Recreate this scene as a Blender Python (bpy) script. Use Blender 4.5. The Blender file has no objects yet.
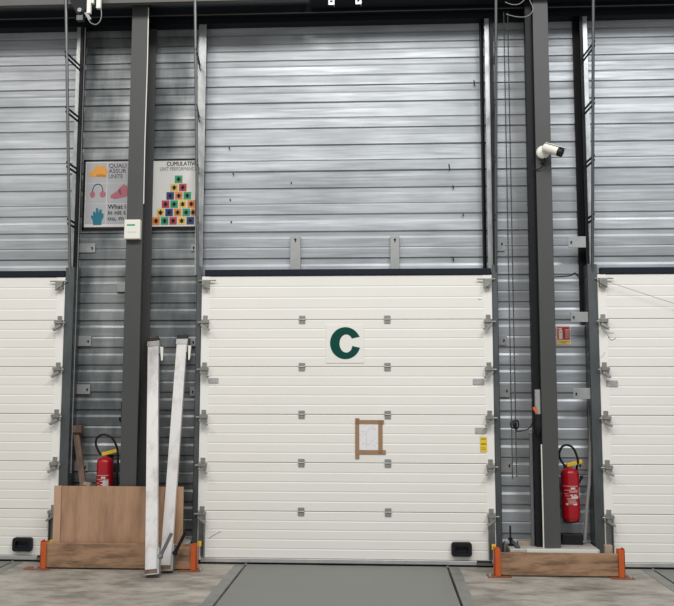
import bpy, bmesh, math, random
from mathutils import Vector, Matrix
random.seed(7)
S = bpy.context.scene
C = S.collection
PI = math.pi

# ------------------------------------------------------------------ camera
CAM = Vector((1.8475, -8.6112, 1.7164))
YAW, PITCH, ROLL, FPX = 0.0533, 0.1019, 0.0015, 853.235
_f = Vector((-math.sin(YAW)*math.cos(PITCH), math.cos(YAW)*math.cos(PITCH), math.sin(PITCH)))
_r = Vector((math.cos(YAW), math.sin(YAW), 0))
_u = _r.cross(_f)
c_, s_ = math.cos(ROLL), math.sin(ROLL)
CR, CU = c_*_r + s_*_u, -s_*_r + c_*_u

def ray(px, py):
    return CR*((px-337)/FPX) - CU*((py-303)/FPX) + _f
def U(px, py, y):                       # pixel -> point on the vertical plane y
    d = ray(px, py); return CAM + d*((y-CAM.y)/d.y)
def G(px, py, z=0):                     # pixel -> point on the horizontal plane z
    d = ray(px, py); return CAM + d*((z-CAM.z)/d.z)

cd = bpy.data.cameras.new('camera'); cam = bpy.data.objects.new('camera', cd); C.objects.link(cam)
M = Matrix((( CR.x, CU.x, -_f.x, CAM.x), (CR.y, CU.y, -_f.y, CAM.y), (CR.z, CU.z, -_f.z, CAM.z), (0, 0, 0, 1)))
cam.matrix_world = M
cd.sensor_fit = 'HORIZONTAL'; cd.sensor_width = 36; cd.lens = FPX*36/674
S.camera = cam

# ------------------------------------------------------------------ materials
def mat(name, col, rough=.5, metal=0.0, var=0.0, vscale=4.0, stretch=(1, 1, 1), bump=0.0, bscale=40.0,
        col2=None, mix=(.4, .65), rvar=0.0, spec=.5, detail=6.0):
    m = bpy.data.materials.new(name); m.use_nodes = True
    nt = m.node_tree; N = nt.nodes; L = nt.links
    b = N['Principled BSDF']
    b.inputs['Base Color'].default_value = (*col, 1); b.inputs['Roughness'].default_value = rough
    b.inputs['Metallic'].default_value = metal; b.inputs['Specular IOR Level'].default_value = spec
    if not (var or bump or col2 or rvar): return m
    tc = N.new('ShaderNodeTexCoord'); mp = N.new('ShaderNodeMapping'); mp.inputs['Scale'].default_value = stretch
    L.new(tc.outputs['Object'], mp.inputs['Vector'])
    ns = N.new('ShaderNodeTexNoise'); ns.inputs['Scale'].default_value = vscale; ns.inputs['Detail'].default_value = detail
    ns.inputs['Roughness'].default_value = .6
    L.new(mp.outputs['Vector'], ns.inputs['Vector'])
    if col2 is not None or var:
        if col2 is None: col2 = tuple(max(0, c*(1-var)) for c in col); mix = (.3, .7)
        cr = N.new('ShaderNodeValToRGB')
        cr.color_ramp.elements[0].position = mix[0]; cr.color_ramp.elements[0].color = (*col2, 1)
        cr.color_ramp.elements[1].position = mix[1]; cr.color_ramp.elements[1].color = (*col, 1)
        L.new(ns.outputs['Fac'], cr.inputs['Fac']); L.new(cr.outputs['Color'], b.inputs['Base Color'])
    if rvar:
        mr = N.new('ShaderNodeMapRange'); mr.inputs['From Min'].default_value = .3; mr.inputs['From Max'].default_value = .7
        mr.inputs['To Min'].default_value = max(0.02, rough-rvar); mr.inputs['To Max'].default_value = min(1, rough+rvar)
        L.new(ns.outputs['Fac'], mr.inputs['Value']); L.new(mr.outputs['Result'], b.inputs['Roughness'])
    if bump:
        n2 = N.new('ShaderNodeTexNoise'); n2.inputs['Scale'].default_value = bscale; n2.inputs['Detail'].default_value = 4
        L.new(mp.outputs['Vector'], n2.inputs['Vector'])
        bp = N.new('ShaderNodeBump'); bp.inputs['Strength'].default_value = bump; bp.inputs['Distance'].default_value = .01
        L.new(n2.outputs['Fac'], bp.inputs['Height']); L.new(bp.outputs['Normal'], b.inputs['Normal'])
    return m

def concrete(name, base, dark, light, sc=1.0):
    m = bpy.data.materials.new(name); m.use_nodes = True
    nt = m.node_tree; N = nt.nodes; L = nt.links; b = N['Principled BSDF']
    tc = N.new('ShaderNodeTexCoord')
    def noise(scale, st, det=8):
        mp = N.new('ShaderNodeMapping'); mp.inputs['Scale'].default_value = st; L.new(tc.outputs['Object'], mp.inputs['Vector'])
        n = N.new('ShaderNodeTexNoise'); n.inputs['Scale'].default_value = scale; n.inputs['Detail'].default_value = det
        n.inputs['Roughness'].default_value = .65; L.new(mp.outputs['Vector'], n.inputs['Vector']); return n
    n1 = noise(1.7*sc, (1, 1.8, 1)); r1 = N.new('ShaderNodeValToRGB')
    e = r1.color_ramp.elements; e[0].position = .38; e[0].color = (*dark, 1); e[1].position = .62; e[1].color = (*light, 1)
    x = e.new(.5); x.color = (*base, 1)
    L.new(n1.outputs['Fac'], r1.inputs['Fac'])
    n2 = noise(5*sc, (1, 1.9, 1)); r2 = N.new('ShaderNodeValToRGB')
    e = r2.color_ramp.elements; e[0].position = .36; e[0].color = (.55, .525, .49, 1); e[1].position = .52; e[1].color = (1, 1, 1, 1)
    L.new(n2.outputs['Fac'], r2.inputs['Fac'])
    mx = N.new('ShaderNodeMix'); mx.data_type = 'RGBA'; mx.blend_type = 'MULTIPLY'; mx.inputs['Factor'].default_value = .6
    L.new(r1.outputs['Color'], mx.inputs['A']); L.new(r2.outputs['Color'], mx.inputs['B'])
    L.new(mx.outputs['Result'], b.inputs['Base Color'])
    mr = N.new('ShaderNodeMapRange'); mr.inputs['To Min'].default_value = .35; mr.inputs['To Max'].default_value = .7
    L.new(n2.outputs['Fac'], mr.inputs['Value']); L.new(mr.outputs['Result'], b.inputs['Roughness'])
    n3 = noise(60, (1, 1, 1), 4); bp = N.new('ShaderNodeBump'); bp.inputs['Strength'].default_value = .12; bp.inputs['Distance'].default_value = .01
    L.new(n3.outputs['Fac'], bp.inputs['Height']); L.new(bp.outputs['Normal'], b.inputs['Normal'])
    return m

def galvanised(name, c1, c2, rough, metal, warp=.25, st=(1.2, 1, 2.2), sc=1.1, rm=(.32, .62)):
    """rolled zinc sheet: cloudy tone, slight oil-canning along the sheet"""
    m = bpy.data.materials.new(name); m.use_nodes = True
    nt = m.node_tree; N = nt.nodes; L = nt.links; b = N['Principled BSDF']
    b.inputs['Metallic'].default_value = metal
    tc = N.new('ShaderNodeTexCoord')
    def noise(scale, st, det=5):
        mp = N.new('ShaderNodeMapping'); mp.inputs['Scale'].default_value = st; L.new(tc.outputs['Object'], mp.inputs['Vector'])
        n = N.new('ShaderNodeTexNoise'); n.inputs['Scale'].default_value = scale; n.inputs['Detail'].default_value = det
        L.new(mp.outputs['Vector'], n.inputs['Vector']); return n
    n1 = noise(sc, st); r1 = N.new('ShaderNodeValToRGB')
    e = r1.color_ramp.elements; e[0].position = rm[0]; e[0].color = (*c2, 1); e[1].position = rm[1]; e[1].color = (*c1, 1)
    L.new(n1.outputs['Fac'], r1.inputs['Fac']); L.new(r1.outputs['Color'], b.inputs['Base Color'])
    n2 = noise(1.4, (.8, 1, 5.0), 3); mr = N.new('ShaderNodeMapRange')
    mr.inputs['From Min'].default_value = .3; mr.inputs['From Max'].default_value = .7
    mr.inputs['To Min'].default_value = rough-.06; mr.inputs['To Max'].default_value = rough+.1
    L.new(n2.outputs['Fac'], mr.inputs['Value']); L.new(mr.outputs['Result'], b.inputs['Roughness'])
    n3 = noise(1.0, (.9, 1, 9.0), 2); bp = N.new('ShaderNodeBump'); bp.inputs['Strength'].default_value = warp; bp.inputs['Distance'].default_value = .03
    L.new(n3.outputs['Fac'], bp.inputs['Height']); L.new(bp.outputs['Normal'], b.inputs['Normal'])
    return m

CLAD = galvanised('zinc_cladding', (.445, .468, .488), (.325, .345, .362), .47, .5, .35)
CLADSH = galvanised('blotchy_shaded_cladding', (.36, .375, .38), (.13, .145, .15), .42, .6, .35, st=(2.2, 1, .7), sc=1.6, rm=(.36, .66))  # recess shade mixed into the zinc colour; blotches are the sheet's own
GALV = mat('galvanised_steel', (.50, .52, .52), .42, .8, var=.45, vscale=9, stretch=(1, 1, .5), bump=.1)
GALVD = mat('dull_galvanised', (.13, .145, .148), .45, .6, var=.4, vscale=7, stretch=(1, 1, .3))
RAIL = mat('rail_steel', (.26, .27, .27), .38, .85, var=.2, vscale=8)
BRACKD = mat('worn_bracket_steel', (.38, .375, .35), .4, .6, var=.35, vscale=20)
BRACK = mat('bracket_steel', (.42, .42, .40), .4, .6, var=.2, vscale=20)
PLATE = mat('zinc_plate', (.40, .41, .405), .5, .5, var=.15, vscale=12)
COL = mat('dark_grey_paint', (.076, .077, .076), .5, 0, spec=.35, var=.15, vscale=2.5, stretch=(1, 1, .3))
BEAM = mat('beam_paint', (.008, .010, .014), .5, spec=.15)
PURL = mat('purlin_paint', (.10, .097, .09), .55, 0, var=.1)
RAILD = mat('dark_rail_steel', (.12, .125, .13), .4, .7)
BLACK = mat('black_rubber', (.010, .010, .012), .45, spec=.3)
DARKST_SHADE = mat('black_steel_and_shade', (.010, .011, .013), .5, spec=.2)  # dark steel parts, also the black strips that stand for shade
NAVY = mat('dark_seal', (.010, .014, .024), .55, spec=.2)
DOORP = mat('cream_door_panel', (.84, .82, .77), .42, 0, var=.035, vscale=1.5, bump=.02, bscale=120)
DOORC = mat('cream_end_cap', (.86, .845, .80), .4)
ALU = mat('aluminium', (.68, .68, .67), .35, .75, var=.15, vscale=8)
FLOOR = concrete('concrete_floor', (.345, .318, .278), (.215, .198, .172), (.44, .408, .358))
SLAB = concrete('plinth_concrete', (.47, .44, .40), (.33, .31, .28), (.56, .53, .49))
LEV = mat('leveller_plate', (.225, .235, .212), .5, .25, var=.22, vscale=1.6, bump=.06, bscale=120, rvar=.1)
KERB = mat('steel_kerb', (.27, .265, .245), .5, .3, var=.25, vscale=5)
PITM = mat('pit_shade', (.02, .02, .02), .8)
WOODB = mat('weathered_board', (.36, .215, .125), .65, 0, col2=(.13, .075, .042), mix=(.36, .56), vscale=2.6, stretch=(1, 1, 5), bump=.2, bscale=12)
PLY = mat('plywood_sheet', (.44, .265, .16), .6, 0, col2=(.26, .15, .09), mix=(.3, .58), vscale=2.4, stretch=(3, 1, .6), bump=.05)
BATT = mat('pale_batten', (.55, .34, .22), .6, 0, var=.15, vscale=5, stretch=(5, 1, 1))
WOODD = mat('old_timber', (.20, .125, .08), .7, 0, col2=(.10, .065, .045), vscale=5, stretch=(4, 4, .7), bump=.2)
WOODP = mat('pale_timber', (.42, .34, .26), .65, 0, var=.3, vscale=5, stretch=(1, 4, 4))
ORANGE = mat('orange_paint', (.62, .105, .018), .45, 0, var=.18, vscale=9, bump=.05)
RUST = mat('rusty_base_plate', (.15, .075, .045), .6, .1, col2=(.27, .09, .04), vscale=12)
RED = mat('extinguisher_red', (.38, .006, .014), .25)
SIGNRED = mat('sign_red', (.45, .015, .03), .4)
YEL = mat('handle_yellow', (.72, .46, .02), .4)
SYEL = mat('sticker_yellow', (.80, .56, .03), .45)
SIGNYEL = mat('sign_yellow', (.66, .44, .06), .45)
WHITE = mat('white_plastic', (.78, .77, .70), .4)
PAPER = mat('white_paper', (.80, .79, .79), .6, 0, col2=(.66, .65, .67), mix=(.3, .45), vscale=14, detail=2)
POSTER = mat('poster_sheet', (.70, .69, .65), .22, bump=.08, bscale=5)
POSTGR = mat('poster_grey', (.44, .44, .46), .2, bump=.08, bscale=5)
BEAMW = mat('white_beam_paint', (.70, .68, .67), .45, .1, col2=(.52, .49, .46), mix=(.3, .5), vscale=7, stretch=(1.5, 1.5, .7), bump=.1)
TAPE = mat('brown_tape', (.36, .215, .12), .4, 0, var=.1, vscale=15)
TAPED = mat('brown_tape_overlap', (.26, .15, .085), .4)
GREEN = mat('dark_green_letter', (.0, .062, .046), .5, spec=.2)
LABELP = mat('label_pale', (.62, .58, .54), .5)
GREYPL = mat('grey_plate', (.47, .47, .46), .5, 0, var=.3, vscale=60)
INK = mat('black_ink', (.03, .03, .03), .5)
INKG = mat('grey_ink', (.20, .19, .18), .5)
PIPE = mat('grey_conduit', (.25, .25, .24), .5, .1)
SILV = mat('silver_tube', (.55, .55, .53), .3, .85)
CREAM2 = mat('pale_label', (.66, .62, .50), .5)
def plain(n, c): return mat(n, c, .45)
BUGS = {'g': plain('tile_green', (.02, .33, .15)), 'y': plain('tile_yellow', (.75, .50, .10)), 'r': plain('tile_red', (.52, .05, .07)),
        'b': plain('tile_navy', (.02, .05, .20)), 'o': plain('tile_orange', (.72, .24, .04))}
HELM = plain('picture_amber', (.72, .33, .05)); HELMD = plain('picture_amber_dark', (.5, .2, .03))
PINK = plain('picture_pink', (.42, .13, .17)); PINKD = plain('picture_dark_pink', (.28, .05, .07)); TEAL = plain('picture_teal', (.01, .16, .22))

# ------------------------------------------------------------------ mesh builder
ORG = {}
class MB:
    def __init__(s): s.v = []; s.f = []; s.sm = []
    def add(s, vs, fs, smooth=False):
        o = len(s.v); s.v += [Vector(v) for v in vs]
        for f in fs: s.f.append([i+o for i in f]); s.sm.append(smooth)
        return s
    def box(s, x0, x1, y0, y1, z0, z1):
        x0, x1 = min(x0, x1), max(x0, x1); y0, y1 = min(y0, y1), max(y0, y1); z0, z1 = min(z0, z1), max(z0, z1)
        return s.add([(x0,y0,z0),(x1,y0,z0),(x1,y1,z0),(x0,y1,z0),(x0,y0,z1),(x1,y0,z1),(x1,y1,z1),(x0,y1,z1)],
                     [(0,3,2,1),(4,5,6,7),(0,1,5,4),(1,2,6,5),(2,3,7,6),(3,0,4,7)])
    def obox(s, p0, p1, side, w, t):
        """bar from p0 to p1, width w along side, thickness t"""
        p0, p1 = Vector(p0), Vector(p1); d = (p1-p0).normalized(); a = Vector(side); a = (a-d*a.dot(d)).normalized(); b = d.cross(a)
        a *= w/2; b *= t/2
        vs = [p0-a-b, p0+a-b, p0+a+b, p0-a+b, p1-a-b, p1+a-b, p1+a+b, p1-a+b]
        return s.add(vs, [(0,3,2,1),(4,5,6,7),(0,1,5,4),(1,2,6,5),(2,3,7,6),(3,0,4,7)])
    def prism(s, pts, y0, y1):
        """polygon in x-z (counter-clockwise seen from the front), from front y0 to back y1"""
        n = len(pts); vs = [(x, y0, z) for x, z in pts]+[(x, y1, z) for x, z in pts]
        fs = [list(range(n)), list(range(2*n-1, n-1, -1))]
        fs += [(i, i+n, (i+1) % n+n, (i+1) % n) for i in range(n)]
        return s.add(vs, fs)
    def tube(s, path, r, n=8, closed=False, rad=None):
        path = [Vector(p) for p in path]; k = len(path); o = []
        up = None
        for i, p in enumerate(path):
            d = (path[min(i+1, k-1)]-path[max(i-1, 0)])
            if closed: d = path[(i+1) % k]-path[(i-1) % k]
            d.normalize()
            if up is None: up = d.orthogonal().normalized()
            up = (up-d*up.dot(d)); up = up.normalized() if up.length > 1e-6 else d.orthogonal().normalized()
            b = d.cross(up); rr = rad[i] if rad else r
            o += [p+up*(rr*math.cos(2*PI*j/n))+b*(rr*math.sin(2*PI*j/n)) for j in range(n)]
        fs = []
        for i in range(k if closed else k-1):
            a, c = i*n, ((i+1) % k)*n
            fs += [(a+j, a+(j+1) % n, c+(j+1) % n, c+j) for j in range(n)]
        s.add(o, fs, True)
        if not closed:
            s.add(o[:n], [tuple(range(n-1, -1, -1))]); s.add(o[-n:], [tuple(range(n))])
        return s
    def cyl(s, p0, p1, r, n=16): return s.tube([p0, p1], r, n)
    def lathe(s, c, prof, n=24, axis='z'):
        """prof = [(r, h)...] from bottom to top"""
        c = Vector(c); vs = []
        for r, h in prof:
            for j in range(n):
                a = 2*PI*j/n; ca, sa = r*math.cos(a), r*math.sin(a)
                if axis == 'z': v = (ca, sa, h)
                elif axis == 'y': v = (ca, -h, sa)
                else: v = (h, ca, sa)
                vs.append(c+Vector(v))
        fs = []
        for i in range(len(prof)-1):
            fs += [(i*n+j, i*n+(j+1) % n, (i+1)*n+(j+1) % n, (i+1)*n+j) for j in range(n)]
        s.add(vs, fs, True)
        s.add(vs[:n], [tuple(range(n-1, -1, -1))]); s.add(vs[-n:], [tuple(range(n))])
        return s
    def text(s, txt, x, y, z, h, xs=1.0, bold=0.0, align='LEFT', width=None):
        """lettering lying in the x-z plane facing the room, cap height h, left/centre at x, baseline z"""
        cu = bpy.data.curves.new('t', 'FONT'); cu.body = txt; cu.size = h/.7; cu.offset = bold; cu.extrude = .0006
        cu.resolution_u = 3; cu.align_x = align
        ob = bpy.data.objects.new('t', cu); C.objects.link(ob)
        dg = bpy.context.evaluated_depsgraph_get(); me = bpy.data.meshes.new_from_object(ob.evaluated_get(dg))
        vs = [v.co.copy() for v in me.vertices]
        if width and vs:
            w = max(v.x for v in vs)-min(v.x for v in vs); xs = width/w if w else 1
        o = [(x+v.x*xs, y-v.z, z+v.y) for v in vs]
        s.add(o, [tuple(p.vertices) for p in me.polygons])
        bpy.data.objects.remove(ob); bpy.data.curves.remove(cu); bpy.data.meshes.remove(me)
        return s
    def build(s, name, m, parent=None, bevel=0.0, loc=None):
        if parent is not None: org = ORG[parent]
        elif loc is not None: org = Vector(loc)
        else:
            xs = [v.x for v in s.v]; ys = [v.y for v in s.v]; zs = [v.z for v in s.v]
            org = Vector(((min(xs)+max(xs))/2, (min(ys)+max(ys))/2, min(zs)))
        me = bpy.data.meshes.new(name); me.from_pydata([v-org for v in s.v], [], s.f)
        me.polygons.foreach_set('use_smooth', s.sm); me.update()
        bm = bmesh.new(); bm.from_mesh(me); bmesh.ops.recalc_face_normals(bm, faces=bm.faces); bm.to_mesh(me); bm.free()
        me.materials.append(m)
        ob = bpy.data.objects.new(name, me); C.objects.link(ob)
        if parent is not None: ob.parent = parent
        else: ob.location = org
        ORG[ob] = org
        if bevel:
            b = ob.modifiers.new('bevel', 'BEVEL'); b.width = bevel; b.segments = 2; b.limit_method = 'ANGLE'; b.angle_limit = .7
        return ob

def tag(o, label=None, cat=None, group=None, kind=None):
    if label: o['label'] = label
    if cat: o['category'] = cat
    if group: o['group'] = group
    if kind: o['kind'] = kind
    return o
def thing(name, label, cat, loc, group=None, kind=None):
    o = bpy.data.objects.new(name, None); C.objects.link(o); o.location = Vector(loc); ORG[o] = Vector(loc); o.empty_display_size = .1
    return tag(o, label, cat, group, kind)
def arc(cx, cz, r, a0, a1, n, y=0, rz=None):
    rz = rz or r
    return [Vector((cx+r*math.cos(a0+(a1-a0)*i/n), y, cz+rz*math.sin(a0+(a1-a0)*i/n))) for i in range(n+1)]
def smooth_path(pts, sub=6):
    pts = [Vector(p) for p in pts]; out = []
    for i in range(len(pts)-1):
        p0, p1, p2, p3 = pts[max(i-1, 0)], pts[i], pts[i+1], pts[min(i+2, len(pts)-1)]
        for k in range(sub):
            t = k/sub
            out.append(.5*((2*p1)+(p2-p0)*t+(2*p0-5*p1+4*p2-p3)*t*t+(3*p1-p0-3*p2+p3)*t**3))
    return out+[pts[-1]]

CL = .18            # front of the cladding ribs
W = 2.95            # width of a dock door
XL1, XR1 = -1.43, 4.0   # the neighbouring doors' edges
PZ = .225            # height of the concrete plinths

# ------------------------------------------------------------------ setting: floor, wall
LEVS = [(-1.85-2.02, -1.85), (.481, 2.486), (4.43, 4.43+2.02)]
PIT = -2.6
f = MB(); xs = [-9]
for a, b in LEVS: xs += [a, b]
xs += [12]
for i in range(0, len(xs), 2): f.box(xs[i], xs[i+1], PIT, .35, -.4, 0)
f.box(-9, 12, -14, PIT, -.4, 0)
for a, b in LEVS: f.box(a, b, -.02, .35, -.4, 0)
fl = f.build('floor', FLOOR, loc=(0, 0, 0)); tag(fl, 'grey beige concrete floor with stains in front of the doors', kind='structure')
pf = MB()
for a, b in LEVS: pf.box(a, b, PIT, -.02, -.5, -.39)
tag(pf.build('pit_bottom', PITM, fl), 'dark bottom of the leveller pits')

# trapezoidal ribbed cladding
P = .465; T0 = 1.324
prof = []
k = -3
z0c, z1c = .06, 6.2
zz = []
for k in range(-12, 6):
    top = T0-k*P
    for a, b in ((0, .19), (.39, .585), (.76, .95)):
        zz.append((top-a*P, top-b*P))
zz.sort(key=lambda q: -q[0])
prof = [(CL+.02, z1c)]
rf = random.Random(11)
for a, b in zz:
    if a > z1c or b < z0c: continue
    t1, t2, t3 = rf.uniform(-.0028, .0028), rf.uniform(-.0028, .0028), rf.uniform(-.0022, .0022)
    prof += [(CL+.02, a+.026), (CL+.011, a+.022+.003*rf.random()), (CL+max(0, t1), a), (CL+max(0, -t1), b), (CL+.02-.004*abs(t2)/.0028, b-.009)]
prof += [(CL+.02, z0c)]
def clad(x0, x1):
    m = MB(); n = len(prof); ST = max(1, round((x1-x0)/.6)); vs = []
    for i in range(ST+1):
        x = x0+(x1-x0)*i/ST
        vs += [(x, y, z) for y, z in prof]
    fs = [(i*n+j, i*n+j+1, (i+1)*n+j+1, (i+1)*n+j) for i in range(ST) for j in range(n-1)]
    m.add(vs, fs)
    b = len(m.v)
    m.box(x0, x1, CL+.022, CL+.12, z0c, z1c)
    return m
wl = clad(-.03, 12).build('wall_rear', CLAD, loc=(0, 0, 0)); tag(wl, 'ribbed galvanised metal cladding of the wall behind the dock doors', kind='structure')
wq = clad(-9, -1.39).build('wall_rear_left', CLAD, loc=(0, 0, 0)); tag(wq, 'ribbed galvanised metal cladding above the left door', kind='structure')
wr = clad(-1.39, -.03).build('wall_rear_recess', CLADSH, loc=(0, 0, 0)); tag(wr, 'blotchy metal cladding with painted-in shade behind the posters and left column', kind='structure')
mk = MB()
for px, py, l in ((449, 167, 5), (453, 187, 3), (453, 259, 4), (291, 183, 2), (230, 200, 2), (233, 174, 2), (229, 148, 2), (474, 83, 5), (463, 215, 2), (231, 222, 2)):
    p = U(px, py, CL-.001); mk.obox(p+Vector((0, 0, .006*l)), p+Vector((.006, 0, -.006*l)), (1, 0, 0), .012, .004)
mk.build('dark_nick', DARKST_SHADE, wl)['label'] = 'small dark nicks in the cladding'

# ------------------------------------------------------------------ dock doors
ZJ = [2.429-.478*k for k in range(5)]; ZT = 2.88
def sect_panel(x0, x1, z0, z1, n=5):
    """one insulated door section: front y=0, shallow grooves between micro ribs"""
    pr = [(.045, z0), (0.004, z0), (0, z0+.006)]
    for i in range(1, n):
        z = z0+(z1-z0)*i/n
        pr += [(0, z-.009), (.0027, z-.002), (.0027, z+.002), (0, z+.009)]
    pr += [(0, z1-.006), (.004, z1), (.045, z1)]
    m = MB(); k = len(pr)
    vs = [(x0, y, z) for y, z in pr]+[(x1, y, z) for y, z in pr]
    fs = [(j, j+1, k+j+1, k+j) for j in range(k-1)]+[(0, k, 2*k-1, k-1), tuple(range(k-1, -1, -1)), tuple(range(k, 2*k))]
    return m.add(vs, fs)
def roller_bracket(xe, s, z):
    """on door edge xe; s = direction to the track"""
    m = MB()
    m.box(xe-s*.02, xe-s*.065, -.012, -.003, z-.004, z+.045)       # upper hinge leaf
    m.box(xe-s*.005, xe-s*.085, -.055, -.003, z-.035, z-.006)
    m.box(xe-s*.02, xe-s*.08, -.04, -.003, z-.07, z-.035)
    m.obox((xe-s*.015, -.05, z-.055), (xe-s*.088, -.065, z-.105), (0, 1, 0), .06, .02)
    m.cyl((xe-s*.08, -.04, z-.028), (xe+s*.028, -.04, z-.028), .010, 8)
    return m
def top_bracket(xe, s, z):
    m = MB(); m.box(xe-s*.01, xe-s*.085, -.055, -.003, z-.06, z+.02)
    m.obox((xe-s*.01, -.04, z-.02), (xe-s*.085, -.05, z-.07), (0, 1, 0), .05, .006)
    m.cyl((xe-s*.15, -.03, z+.022), (xe+s*.03, -.03, z+.022), .007, 8)
    return m
def door(idx, x0, label):
    x1 = x0+W
    d = thing('door_%d' % idx, label, None, ((x0+x1)/2, 0, 0), kind='structure')
    zs = [ZT]+ZJ+[.06]
    for i in range(6):
        n = 5 if i else 4
        sect_panel(x0+.003, x1-.003, zs[i+1]+.002, zs[i]-.002, n).build('panel', DOORP, d)
        for a, b in ((x0, x0+.085), (x1-.085, x1)):
            MB().box(a, b, -.003, .04, zs[i+1]+.003, zs[i]-.003).build('end_cap', DOORC, d)
    MB().box(x0+.03, x1-.005, -.015, .05, ZT+.003, ZT+.065).build('top_seal', NAVY, d, bevel=.004)
    MB().box(x0+.03, x1-.19, -.012, .045, .02, .06).build('bottom_rail', ALU, d, bevel=.004)
    MB().box(x0+.01, x1-.01, .0, .04, .0, .05).build('bottom_seal', BLACK, d)
    for z in ZJ:
        for px in (302, 387.5):
            hx = U(px, 366, 0).x+x0
            h = MB(); h.box(hx-.031, hx+.031, -.008, -.001, z+.004, z+.04); h.box(hx-.031, hx+.031, -.008, -.001, z-.04, z-.004)
            h.cyl((hx-.033, -.008, z), (hx+.033, -.008, z), .008, 8)
            for dx in (-.018, .018):
                for dz in (-.024, .024): h.cyl((hx+dx, -.013, z+dz), (hx+dx, -.006, z+dz), .006, 6)
            h.build('hinge', BRACK, d)
        roller_bracket(x0, -1, z).build('roller_bracket', BRACKD, d)
        roller_bracket(x1, 1, z).build('roller_bracket', BRACKD, d)
    top_bracket(x0, -1, ZT-.07).build('roller_bracket', BRACKD, d); top_bracket(x1, 1, ZT-.07).build('roller_bracket', BRACKD, d)
    for xe, s in ((x0, -1), (x1, 1)):                     # bottom lift bracket with its cable anchor
        b = MB(); b.box(xe-s*.075, xe-s*.01, -.02, -.004, .07, .47); b.box(xe-s*.075, xe-s*.065, -.05, -.004, .07, .47)
        bb = b.build('bottom_bracket', RAIL, d, bevel=.002)
        MB().cyl((xe-s*.028, -.04, .07), (xe-s*.028, -.04, .20), .014, 10).cyl((xe-s*.028, -.04, .05), (xe-s*.028, -.04, .08), .02, 10).build('cable_anchor', ALU, bb)
        MB().box(xe-s*.05, xe-s*.008, -.06, -.022, .175, .225).build('yellow_clip', SYEL, bb, bevel=.006)
    MB().box(x1-.19, x1-.02, -.03, .0, .022, .045).build('bottom_strut', RAIL, d)
    # lift handle: black moulded box with a sunk grip
    hx, hz = x0+2.612, .172
    def rr(w, h, r, n=5):
        out = []
        for cx, cz, a in ((w-r, h-r, 0), (-w+r, h-r, 90), (-w+r, -h+r, 180), (w-r, -h+r, 270)):
            out += [(hx+cx+r*math.cos(math.radians(a+90*k/n)), hz+cz+r*math.sin(math.radians(a+90*k/n))) for k in range(n+1)]
        return out
    A, B, D = rr(.097, .066, .028), rr(.064, .034, .008), rr(.10, .069, .028)
    n = len(A); h = MB()
    vs = [(x, -.001, z) for x, z in D]+[(x, -.035, z) for x, z in D]+[(x, -.047, z) for x, z in A]+[(x, -.047, z) for x, z in B]+[(x, -.014, z) for x, z in B]
    h.add(vs, [(k*n+i, k*n+(i+1) % n, (k+1)*n+(i+1) % n, (k+1)*n+i) for k in range(4) for i in range(n)]+[tuple(range(4*n, 5*n)), tuple(range(n-1, -1, -1))])
    hd = h.build('lift_handle', BLACK, d)
    MB().box(hx-.058, hx+.058, -.032, -.0145, hz-.032, hz-.010).build('grip', NAVY, hd)
    return d
d1 = door(1, XL1-W, 'cream sectional dock door cut off by the left of the frame')
d2 = door(2, 0, 'cream sectional dock door in the middle, bearing the green letter C')
d3 = door(3, XR1, 'cream sectional dock door cut off by the right of the frame')
def rating(px, py, w, h, d):
    p = U(px, py, -.004); MB().box(p.x-w/2, p.x+w/2, -.008, -.001, p.z-h/2, p.z+h/2).build('rating_plate', GREYPL, d)
rating(213.5, 380.5, .10, .05, d2); rating(478.5, 381.5, .11, .055, d2); rating(481, 430.5, .115, .055, d2); rating(612, 383.5, .115, .06, d3)
def scuff(pts, d):
    MB().tube(smooth_path([U(x, y, -.002) for x, y in pts], 4), .0022, 5).build('scuff_mark', INKG, d)
scuff([(605, 331.5), (608, 336), (611, 340), (616, 338)], d3); scuff([(606.5, 337-4), (614, 333)], d3); scuff([(597, 358), (602, 357), (605, 352)], d3)
scuff([(209, 538.5), (214, 535), (221, 531.5)], d2); scuff([(478, 299), (481, 299.5)], d2)

# sign with the letter C
a, b = U(326, 325, -.004), U(364, 363, -.004)
sg = thing('letter_sign', 'pale square sign with a dark green letter C on the middle door', 'sign', ((a.x+b.x)/2, -.002, b.z))
MB().box(a.x, b.x, -.006, -.0015, b.z, a.z).build('backing', DOORP, sg, bevel=.001)
def q(u, v): p = U(285+u/5.617, 310+v/5.617, -.008); return (p.x, p.z)
A0, A1 = math.radians(25), math.radians(340)
pts = [q(420, 150)]
for i in range(40):
    t = math.radians(32)+(math.radians(330)-math.radians(32))*i/39
    pts.append(q(339+86*math.cos(t), 186-90*math.sin(t)))
pts += [q(422, 212), q(378, 202)]
for i in range(30):
    t = math.radians(318)+(math.radians(42)-math.radians(318))*i/29
    pts.append(q(344+38*math.cos(t), 188-51*math.sin(t)))
pts += [q(375, 160)]
MB().prism(pts, -.0085, -.006).build('letter', GREEN, sg)['label'] = 'dark green letter C'

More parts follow.
